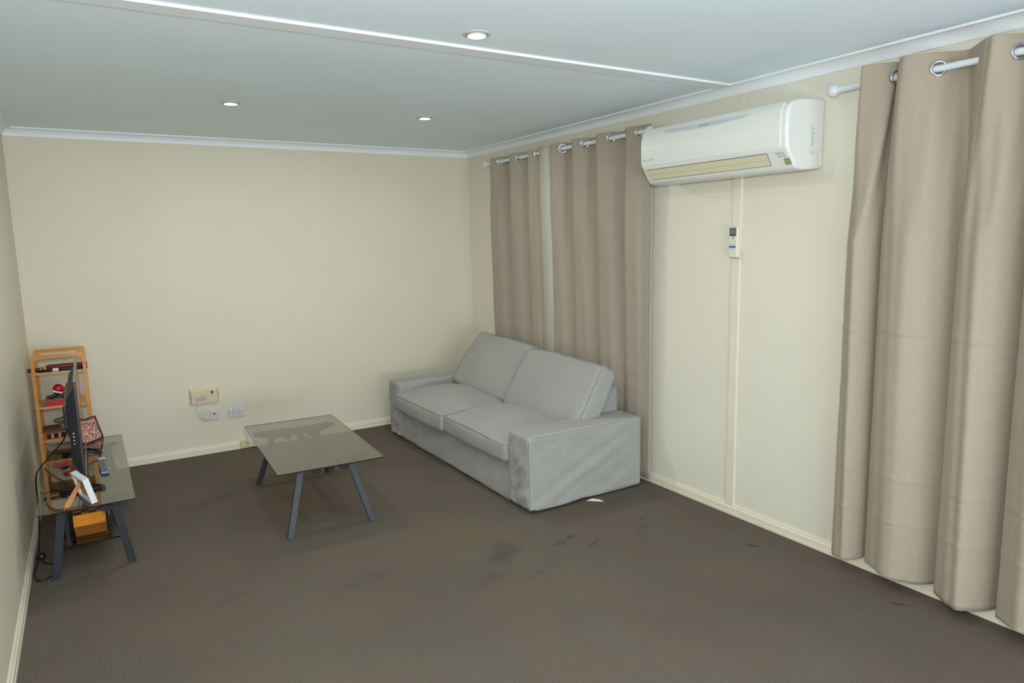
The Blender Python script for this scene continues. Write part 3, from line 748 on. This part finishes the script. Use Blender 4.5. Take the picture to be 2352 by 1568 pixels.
# ------------------------------------------------------------------ television
def television():
    t = thing('television', 'black flat television seen edge-on, standing on the glass tv stand', 'television', (.25, 4.02, .40), 0)
    y0, y1, z0, z1 = 3.58, 4.48, .445, .952
    obj('screen_panel', MB().box(.276, .2885, y0, y1, z0, z1), M('tv_bezel_dark', (44, 46, 54), .32, noise_amt=.08, noise_scale=60), t, bevel=.003)
    obj('screen', MB().box(.2870, .2892, y0+.014, y1-.014, z0+.022, z1-.012), SCREEN, t)
    part_label(obj('bezel_strip', MB().box(.2865, .2915, y0, y1, z0-.001, z0+.014), SILVER, t, bevel=.001), 'silver strip along the bottom edge')
    part_label(obj('top_edge', MB().box(.2765, .289, y0+.003, y1-.003, z1-.001, z1+.0012), M('grey_top_edge', (126, 128, 126), .4), t), 'grey top edge')
    m = MB(); m.hexa([(.277, y0+.010, .47), (.277, y1-.010, .47), (.277, y1-.010, .925), (.277, y0+.010, .925)], [(.238, y0+.030, .53), (.238, y1-.03, .53), (.238, y1-.03, .86), (.238, y0+.030, .86)])
    obj('back_cover', m, TVBACK, t, bevel=.006, segs=3)
    obj('back_bulge', MB().box(.220, .242, y0+.05, y1-.10, .70, .825), BLACKP, t, bevel=.008, segs=3)
    for i, (z, mm) in enumerate(((.690, WHITEP), (.672, WHITEP), (.654, M('yellow_socket', (190, 196, 110), .4)), (.636, FAINTINK))):
        yy = y0+.0150
        part_label(obj('socket', MB().lathe([(.0001, .003), (.0015, .003), (.0036, .002), (.0040, 0), (.0040, -.012)], (.2560, yy+.007, z), (-.35, -1, 0), 16), mm, t, smooth=True), 'pale round socket on the side')
    for y, s in ((3.595, 0), (4.335, 1)):
        z = .409; q = MB()
        q.tube([(.362, y-.04, z), (.285, y+.050, z), (.172, y+.01, z), (.275, y-.065, z)], .0075, 8, closed=True)
        q.tube([(.285, y+.050, z+.002), (.276, y+.05, .50)], .009, 8).tube([(.275, y-.015+.02*(1-s), z+.002), (.270, y+.02, .50)], .009, 8)
        obj('foot', q, BLACKP, t)
television()

# power cord of the television, down the wall and coiled on the carpet
pc = smooth_path([(.215, 4.10, .60), (.185, 4.05, .55), (.13, 4.00, .50), (.075, 3.86, .462), (.052, 3.97, .385), (.045, 4.02, .30), (.045, 4.00, .18), (.040, 3.93, .10), (.035, 3.88, .035),
    (.035, 3.80, .012), (.028, 3.68, .008), (.026, 3.585, .008), (.050, 3.505, .008), (.090, 3.520, .008), (.135, 3.60, .008), (.130, 3.68, .008), (.095, 3.695, .008), (.055, 3.745, .008), (.045, 3.79, .02)], 6)
tv = [o for o in COL.objects if o.name == 'television'][0]
tp = obj('power_cord', MB().tube(pc, .0036, 8), BLACKP, tv, smooth=True)
obj('plug_adapter', MB().lathe([(.0001, .0), (.020, .002), (.023, .012), (.021, .024), (.010, .032), (.0001, .033)], (.046, 3.80, .004), (0, .1, 1), 16).box(.040, .062, 3.80, 3.842, .008, .030), BLACKP, tp, bevel=.004)
obj('signal_cable', MB().tube(smooth_path([(.085, 4.12, .4046), (.130, 3.94, .4043), (.180, 3.794, .4043), (.205, 3.70, .4046)], 6), .0024, 6), BLACKP, tv, smooth=True)
obj('signal_cable', MB().tube(smooth_path([(.120, 3.46, .4040), (.130, 3.410, .4040), (.150, 3.345, .4040), (.175, 3.322, .4040), (.208, 3.316, .4040)], 6), .0020, 6), BLACKP, tv, smooth=True)

# ------------------------------------------------------------------ picture frames
def framed_picture():
    A, B = Vector((.382, 4.640, .402)), Vector((.262, 4.492, .402)); dirw = (B-A).normalized(); Wd = (B-A).length
    n = Vector((.78, -.62, 0)); lean = .30; upv = (Vector((0, 0, 1))*math.cos(lean) - n*math.sin(lean)).normalized(); nn = dirw.cross(upv).normalized()
    if nn.dot(n) < 0: nn = -nn
    Ht = .152
    t = thing('picture_frame', 'black framed crowded pink and cream picture at the far end of the tv stand', 'picture frame', tuple(A))
    def P(a, b, c_): return A+dirw*a+upv*b+nn*c_
    def slab(name, a0, a1, b0, b1, c0, c1, mat, par):
        return obj(name, MB().hexa([P(a0, b0, c0), P(a1, b0, c0), P(a1, b1, c0), P(a0, b1, c0)], [P(a0, b0, c1), P(a1, b0, c1), P(a1, b1, c1), P(a0, b1, c1)]), mat, par)
    slab('backing', .003, Wd-.003, .003, Ht-.003, -.012, -.003, BLACKP, t)
    slab('picture', .006, Wd-.006, .006, Ht-.006, -.003, .001, PICTURE, t)
    m = MB()
    for a0, a1, b0, b1 in ((0, Wd, 0, .008), (0, Wd, Ht-.008, Ht), (0, .008, .008, Ht-.008), (Wd-.008, Wd, .008, Ht-.008)):
        m.hexa([P(a0, b0, -.012), P(a1, b0, -.012), P(a1, b1, -.012), P(a0, b1, -.012)], [P(a0, b0, .005), P(a1, b0, .005), P(a1, b1, .005), P(a0, b1, .005)])
    obj('frame', m, BLACKP, t)
framed_picture()

def white_frame():
    A, B = Vector((.305, 3.316, .402)), Vector((.254, 3.488, .402)); dw = (B-A).normalized(); Wd = (B-A).length
    nb = Vector((-dw.y, dw.x, 0));  # back side
    if nb.x > 0: nb = -nb
    lean = .23; upv = (Vector((0, 0, 1))*math.cos(lean) + nb*math.sin(lean)).normalized(); nn = dw.cross(upv).normalized()
    if nn.dot(nb) < 0: nn = -nn
    Ht = .128; Dp = .026; f = .014
    t = thing('picture_frame', 'white box picture frame seen from behind at the near end of the tv stand', 'picture frame', tuple(A))
    def P(a, b, c_): return A+dw*a+upv*b+nn*c_
    m = MB()
    for a0, a1, b0, b1 in ((0, Wd, 0, f), (0, Wd, Ht-f, Ht), (0, f, f, Ht-f), (Wd-f, Wd, f, Ht-f)):
        m.hexa([P(a0, b0, -Dp), P(a1, b0, -Dp), P(a1, b1, -Dp), P(a0, b1, -Dp)], [P(a0, b0, 0), P(a1, b0, 0), P(a1, b1, 0), P(a0, b1, 0)])
    obj('frame', m, WHITEP, t)
    part_label(obj('backing', MB().hexa([P(f, f, -.018), P(Wd-f, f, -.018), P(Wd-f, Ht-f, -.018), P(f, Ht-f, -.018)], [P(f, f, -.012), P(Wd-f, f, -.012), P(Wd-f, Ht-f, -.012), P(f, Ht-f, -.012)]), MDF, t), 'brown fibreboard backing')
    part_label(obj('hinge', MB().hexa([P(Wd*.46, Ht*.66, -.012), P(Wd*.58, Ht*.66, -.012), P(Wd*.58, Ht*.80, -.012), P(Wd*.46, Ht*.80, -.012)], [P(Wd*.46, Ht*.66, -.008), P(Wd*.58, Ht*.66, -.008), P(Wd*.58, Ht*.80, -.008), P(Wd*.46, Ht*.80, -.008)]), BLACKP, t), 'black hinge')
    tp = P(Wd*.52, Ht*.74, -.008); ft = Vector((.200, 3.315, .401)); d = (ft-tp)
    s = Vector((.97, .25, .25)).normalized()*.0125; th = Vector((0, .003, 0))
    mid = tp+d*.72
    m = MB()
    for p0, p1, w0, w1 in ((tp, mid, .8, 1.5), (mid, ft, 1.5, .9)):
        m.hexa([p0-s*w0, p0+s*w0, p1+s*w1, p1-s*w1], [p0-s*w0+th, p0+s*w0+th, p1+s*w1+th, p1-s*w1+th])
    part_label(obj('easel_leg', m, MDF, t), 'brown easel leg')
white_frame()

# ------------------------------------------------------------------ remote on the tv stand
def tv_remote():
    t = thing('remote_control', 'grey keypad remote lying on the glass tv stand near the framed picture', 'remote control', (.366, 3.94, .401))
    m = MB(); m.hexa([(.342, 4.10, .401), (.380, 4.10, .401), (.380, 3.90, .401), (.342, 3.90, .401)], [(.344, 4.10, .412), (.379, 4.10, .412), (.379, 3.90, .422), (.345, 3.90, .422)])
    obj('body', m, M('remote_grey', (88, 92, 88), .4), t, bevel=.003)
    m = MB(); m.hexa([(.345, 3.90, .401), (.383, 3.90, .401), (.392, 3.80, .401), (.350, 3.80, .401)], [(.347, 3.90, .420), (.382, 3.90, .420), (.390, 3.805, .416), (.352, 3.805, .416)])
    part_label(obj('base_end', m, REMOTEG, t, bevel=.004), 'blue-grey end')
    for j in range(3):
        part_label(obj('button', MB().box(.3455+j*.0115, .3545+j*.0115, 4.065, 4.094, .411, .4165), KEYW, t, bevel=.001), 'white button')
    for i in range(4):
        for j in range(3):
            zz = .414+.0016*i
            obj('button', MB().box(.3465+j*.0115, .3545+j*.0115, 4.030-i*.032, 4.052-i*.032, zz, zz+.0045), KEYG, t, bevel=.001)
tv_remote()

# ------------------------------------------------------------------ chess box on the lower shelf
def chess():
    x0, x1, y0, y1, z0, zm, z1 = .207, .352, 3.680, 3.975, .1205, .178, .236
    t = thing('chess_box', 'wooden folding chess box with checkered top on the lower shelf of the tv stand', 'chess box', (.28, 3.83, z0))
    m = MB(); m.hexa([(x0+.006, y0+.018, z0), (x1, y0+.018, z0), (x1, y1, z0), (x0+.006, y1, z0)], [(x0, y0, zm-.001), (x1, y0, zm-.001), (x1, y1, zm-.001), (x0, y1, zm-.001)])
    part_label(obj('lower_half', m, WOOD_SHADED, t, bevel=.001), 'lower half with shade painted into its brown')
    m = MB(); m.hexa([(x0, y0, zm), (x1, y0, zm), (x1, y1, zm), (x0, y1, zm)], [(x0, y0+.010, z1), (x1, y0+.010, z1), (x1, y1, z1), (x0, y1, z1)])
    part_label(obj('upper_half', m, WOOD_LIT, t, bevel=.001), 'orange upper half, painted in a lit tone')
    s = .0335
    m = MB()
    for i in range(8):
        for j in range(4):
            m.box(x0+.004+j*s, x0+.004+(j+1)*s, y0+.020+i*.0325, y0+.020+(i+1)*.0325, z1-.001, z1+.0012, (i+j) % 2)
    obj('checkered_board', m, [CHESSD, CHESSL], t)
chess()
tag(obj('storage_box', MB().box(.190, .365, 4.03, 4.30, .1205, .235), M('black_card', (24, 24, 26), .6), bevel=.004), 'dark box on the lower shelf behind the chess box', 'box')

# ------------------------------------------------------------------ bamboo shelf in the corner
def bamboo():
    xa, xb, ya, yb, zt = .028, .330, 4.915, 5.225, .930
    t = thing('bamboo_shelf', 'folding four-tier bamboo shelf standing in the far left corner', 'shelf', ((xa+xb)/2, (ya+yb)/2, 0))
    pw, pd = .0195, .016
    for y in (ya, yb):
        m = MB()
        # one bent-looking U frame: posts, top rail and rounded corner fillets
        outer = [(xa, 0), (xa, zt-.020)] + [(xa+.020*(1-math.cos(a)), zt-.020+.020*math.sin(a)) for a in (PI/6, PI/3)] + [(xa+.020, zt), (xb-.020, zt)] + [(xb-.020*(1-math.sin(a)), zt-.020+.020*math.cos(a)) for a in (PI/6, PI/3)] + [(xb, zt-.020), (xb, 0)]
        fr = .045; xi, xj, zi = xa+pw, xb-pw, zt-.021
        inner = [(xj, 0), (xj, zi-fr)] + [(xj-fr*(1-math.cos(a)), zi-fr+fr*math.sin(a)) for a in [PI/2*i/6 for i in range(1, 6)]] + [(xj-fr, zi), (xi+fr, zi)] + [(xi+fr*(1-math.sin(a)), zi-fr+fr*math.cos(a)) for a in [PI/2*i/6 for i in range(1, 6)]] + [(xi, zi-fr), (xi, 0)]
        # split in strips so every face stays convex
        def strip(o_, i_):
            vs = []
            for yy in (y, y+pd): vs += [(a, yy, b) for a, b in o_] + [(a, yy, b) for a, b in i_]
            return vs
        no, ni = len(outer), len(inner)
        poly = outer+inner
        nn = len(poly); vs = [(a, y, b) for a, b in poly] + [(a, y+pd, b) for a, b in poly]
        m.add(vs, [(i, (i+1) % nn, nn+(i+1) % nn, nn+i) for i in range(nn)] + [tuple(range(nn))[::-1], tuple(range(nn, 2*nn))])
        o = obj('side_frame', m, BAMBOO, t)
    for z in (.815, .588, .366, .14):
        m = MB()
        m.box(xa+.002, xb-.002, ya+.018, ya+.034, z-.015, z); m.box(xa+.002, xb-.002, yb-.018, yb-.002, z-.015, z)
        for i in range(6):
            y = ya+.038+i*.0425; m.box(xa+.004, xb-.004, y, y+.036, z-.010, z-.002)
        obj('slatted_shelf', m, BAMBOOH, t, bevel=.0015)
    for z in (.815, .588, .366, .14):
        for y in (ya-.002,):
            for x in (xa+.013, xb-.013):
                obj('peg', MB().lathe([(.0001, .003), (.004, .003), (.005, 0)], (x-.003*(1 if x < .2 else -1), y+.001, z-.009), (0, -1, 0), 12), BAMBOOH, t)
bamboo()
# things on the shelf
t = thing('leather_roll', 'rust-brown leather-covered roll lying on the top tier of the bamboo shelf', 'leather case', (.2, 4.99, .83))
obj('cover', MB().tube([(.108, 4.985, .8385), (.118, 4.985, .8395), (.21, 4.985, .8395), (.335, 4.985, .8395)], [.014, .0175, .018, .0165], 14), LEATHER, t, smooth=True)
t = thing('short_leather_case', 'short dark maroon leather case poking out past the left post of the shelf', 'leather case', (.04, 5.0, .83))
obj('cover', MB().tube([(.006, 4.960, .8320), (.092, 4.960, .8320)], .0135, 12), MAROON, t)
obj('strap_ring', MB().lathe([(.0145, -.004), (.0155, 0), (.0145, .004)], (.078, 4.960, .8320), (1, 0, 0), 16), SILVER, t)
t = thing('long_case', 'slim black case with a white patch on the top tier of the shelf', 'case', (.2, 4.945, .82))
obj('cover', MB().tube([(.060, 4.943, .8230), (.13, 4.943, .8255), (.24, 4.943, .8260), (.335, 4.943, .8240)], [.007, .010, .0105, .008], 12), BLACKP, t, smooth=True)
part_label(obj('white_patch', MB().lathe([(.0108, -.016), (.0112, 0), (.0108, .016)], (.158, 4.943, .8258), (1, 0, .02), 16), WHITEP, t), 'white patch')
def gift_box():
    t = thing('shoe_box', 'red-fronted cardboard box with grey-brown lid on the second tier of the shelf', 'box', (.16, 5.03, .588))
    obj('box_body', MB().box(.080, .225, 4.951, 5.12, .587, .622), RED, t, bevel=.001)
    m = MB().box(.080, .225, 4.951, 5.122, .6215, .6290)
    obj('lid', m, KRAFT, t, bevel=.001)
    part_label(obj('label_sticker', MB().box(.118, .165, 4.955, 4.985, .6275, .6287, 0), WHITEP, t), 'white and blue sticker')
    part_label(obj('label_print', MB().box(.121, .134, 4.958, 4.980, .6285, .6292).box(.152, .161, 4.958, 4.980, .6285, .6292), BLUEINK, t), 'blue print')
gift_box()
def ornament():
    t = thing('ornament', 'small red, white and black ornament on the lid of the red box', 'ornament', (.15, 5.03, .628))
    def df(q, p): q = q.copy(); q.z *= (1.0 if q.z > 0 else .5); q.x += q.z*-.25; return q
    c0 = Matrix.Translation((.158, 5.02, .684)) @ Matrix.Rotation(.35, 4, 'Y')
    obj('shell', MB().lathe([(.0001, .034), (.012, .032), (.022, .026), (.029, .015), (.032, .0), (.030, -.008), (.0001, -.010)], (.156, 5.02, .684), (.35, 0, 1), 24), REDG, t, smooth=True)
    part_label(obj('peak', MB().tube([(.176, 5.02, .684), (.195, 5.02, .676), (.208, 5.02, .668)], [.020, .012, .004], 12), REDG, t, smooth=True), 'pointed red peak')
    part_label(obj('white_band', MB().rbox(.029, .020, .006, .0055, (12, 10, 6), None, Matrix.Translation((.150, 5.012, .668)) @ Matrix.Rotation(.35, 4, 'Y')), WHITEP, t, smooth=True), 'white band')
    part_label(obj('black_base', MB().tube(smooth_path([(.168, 5.02, .668), (.150, 5.01, .655), (.128, 5.0, .645), (.102, 4.995, .637)], 4), [.014]*4+[.013]*4+[.010]*4+[.008], 10), BLACKP, t, smooth=True), 'black base')
    t2 = tag(obj('brown_ornament', MB().lathe([(.0001, 0), (.020, .001), (.026, .012), (.022, .026), (.010, .036), (.0001, .038)], (.195, 4.99, .628), (0, 0, 1), 18), BROWN, smooth=True), 'small rounded brown ornament beside the red, white and black ornament', 'ornament')
ornament()
def crate():
    x0, x1, y0, y1, z0, z1 = .045, .232, 4.952, 5.14, .3645, .4195
    t = thing('wooden_box', 'brown lidded wooden box with dark front openings on the third tier of the shelf', 'box', (.14, 5.04, z0))
    obj('box_body', MB().box(x0, x1, y0, y1, z0, z1-.006), M('orange_brown_wood', (176, 96, 30), .45, noise_amt=.15, noise_scale=30), t, bevel=.002)
    obj('lid', MB().box(x0-.002, x1+.002, y0-.003, y1+.002, z1-.007, z1+.003), LIDBR, t, bevel=.002)
    for i in range(4):
        xx = x0+.022+i*.040
        part_label(obj('opening', MB().box(xx, xx+.024, y0-.001, y0+.002, z0+.008, z1-.016), BLACKP, t), 'dark opening')
        part_label(obj('tab', MB().box(xx+.026, xx+.036, y0-.0012, y0+.002, z0+.006, z1-.018), FAINTINK, t), 'pale tab')
    # glass ornament on the lid
    t = thing('glass_ornament', 'clear scalloped glass ornament on the lid of the brown wooden box', 'ornament', (.15, 5.0, z1))
    pr = [(.0001, .002), (.016, .002), (.010, .008), (.008, .018), (.018, .034), (.034, .052), (.040, .066), (.036, .066), (.030, .054), (.014, .038), (.0001, .026)]
    m = MB().lathe(pr, (.160, 5.01, z1+.002), (-.15, 0, 1), 30)
    m.v = [Vector((.160+(v.x-.160)*(1+.10*math.sin(9*math.atan2(v.y-5.01, v.x-.160))), 5.01+(v.y-5.01)*(1+.10*math.sin(9*math.atan2(v.y-5.01, v.x-.160))), v.z)) for v in m.v]
    obj('bowl', m, GLASSO, t, smooth=True)
def glass_orn():
    m = M('cut_glass', (200, 206, 204), .08, trans=.85, spec=.8); return m
GLASSO = glass_orn()
crate()

# ------------------------------------------------------------------ wall fittings on the back wall
def fittings():
    # alarm / intercom box
    x0, x1, z0, z1 = .970, 1.183, .403, .525; d = .021
    t = thing('control_box', 'beige plastic control box with cable on the back wall above the sockets', 'control box', ((x0+x1)/2, D, z0))
    m = MB(); m.hexa([(x0, D, z0), (x1, D, z0), (x1, D, z1), (x0, D, z1)], [(x0+.016, D-d, z0+.002), (x1-.016, D-d, z0+.002), (x1-.016, D-d, z1-.020), (x0+.016, D-d, z1-.020)])
    o = obj('housing', m, CREAMBOX, t, bevel=.002)
    obj('speaker_panel', MB().box(x0+.040, x0+.118, D-d-.0012, D-d+.001, z0+.020, z0+.052), M('grey_mesh', (184, 172, 160), .6, noise_amt=.1, noise_scale=600), t)
    part_label(obj('red_line', MB().box(x0+.077, x0+.127, D-d-.0014, D-d, z0+.060, z0+.0635), ORANGEINK, t), 'orange line')
    part_label(obj('logo_dot', MB().lathe([(.0001, .002), (.009, .002), (.011, 0)], (x1-.052, D-d, z0+.083), (0, -1, 0), 18), M('dark_badge', (74, 66, 58), .5), t), 'dark round badge')
    obj('badge_print', MB().box(x1-.064, x1-.044, D-d-.001, D-d, z0+.064, z0+.0665), GREYINK, t)
    m = MB()
    for i in range(6): m.box(x0+.105+i*.0075, x0+.1075+i*.0075, D-d-.001, D-d+.002, z1-.026, z1-.022)
    obj('indicator_row', m, GREYINK, t)
    for x, z in ((x0+.006, z0+.055), (x1-.006, z0+.07)):
        obj('screw', MB().lathe([(.0001, .003), (.0035, .003), (.004, 0)], (x, D-.016, z), (0, -1, 0), 12), GREYINK, t)
    cab = smooth_path([(x0+.045, D-.010, z0+.004), (x0+.046, D-.008, z0-.03), (x0+.050, D-.008, z0-.07), (x0+.068, D-.010, z0-.110), (x0+.100, D-.014, z0-.125), (x0+.135, D-.016, z0-.105), (x0+.143, D-.016, z0-.078), (x0+.125, D-.016, z0-.052), (x0+.095, D-.016, z0-.048), (x0+.068, D-.014, z0-.068), (x0+.070, D-.013, z0-.100), (x0+.100, D-.014, z0-.120), (x0+.135, D-.015, z0-.100), (x0+.150, D-.014, z0-.082)], 7)
    obj('cable', MB().tube(cab, .0024, 7), LEADW, t, smooth=True)
    # phone and blank plate
    x0, x1, z0, z1 = 1.055, 1.168, .262, .335
    t = thing('socket_plate', 'white double wall plate with one data port, crossed by the looped cable', 'wall socket', (1.11, D, z0))
    obj('plate', MB().box(x0, x1, D-.008, D, z0, z1), GREYPLATE, t, bevel=.003)
    obj('cover_insert', MB().box(x0+.004, x0+.052, D-.0105, D-.007, z0+.006, z1-.006), GREYPLATE, t, bevel=.001)
    part_label(obj('port', MB().box(x0+.075, x0+.088, D-.0092, D-.007, z1-.030, z1-.019), BLACKP, t), 'black data port')
    # double power point
    x0, x1 = 1.241, 1.357
    t = thing('power_point', 'white double power point on the back wall, right of the data plate', 'wall socket', (1.3, D, z0))
    obj('plate', MB().box(x0, x1, D-.009, D, z0, z1), GREYPLATE, t, bevel=.003)
    for x in (x0+.017, x1-.017):
        part_label(obj('switch', MB().box(x-.0075, x+.0075, D-.0125, D-.008, z1-.019, z1-.007), M('switch_white', (244, 246, 248), .25), t, bevel=.002), 'bright white rocker switch')
    for x in (x0+.036, x1-.036):
        m = MB()
        for dx, dz, a in ((-.0075, .004, .5), (.0075, .004, -.5), (0, -.009, 0)):
            mt = Matrix.Translation((x+dx, D-.0092, z0+.030+dz)) @ Matrix.Rotation(a, 4, 'Y'); q = MB(); q.T = mt; q.box(-.0012, .0012, -.0006, .001, -.0042, .0042)
            m.v += q.v; m.f += [[i+len(m.v)-8 for i in f] for f in q.f]; m.mi += q.mi
        obj('slots', m, BLACKP, t)
    # old phone sockets on the skirting
    t = thing('phone_socket', 'yellowed square phone socket on the skirting, left of the coffee table', 'phone socket', (1.335, D, .01))
    obj('housing', MB().box(1.308, 1.360, D-.034, D-.016, .010, .066), YELLOWP, t, bevel=.003)
    for x in (1.319, 1.349): obj('screw', MB().lathe([(.0001, .0012), (.0022, .0012), (.0025, 0)], (x, D-.034, .052), (0, -1, 0), 10), BROWN, t)
    t = thing('phone_plug', 'beige phone plug beside the yellowed phone socket on the skirting', 'phone plug', (1.39, D, .01))
    obj('housing', MB().box(1.364, 1.420, D-.045, D-.017, .008, .055), M('beige_plug', (222, 208, 182), .45), t, bevel=.004)
    obj('lead', MB().tube(smooth_path([(1.378, D-.03, .054), (1.366, D-.012, .085), (1.352, D-.006, .13), (1.345, D-.004, .155)], 5), .0035, 7), LEADW, t, smooth=True)
fittings()
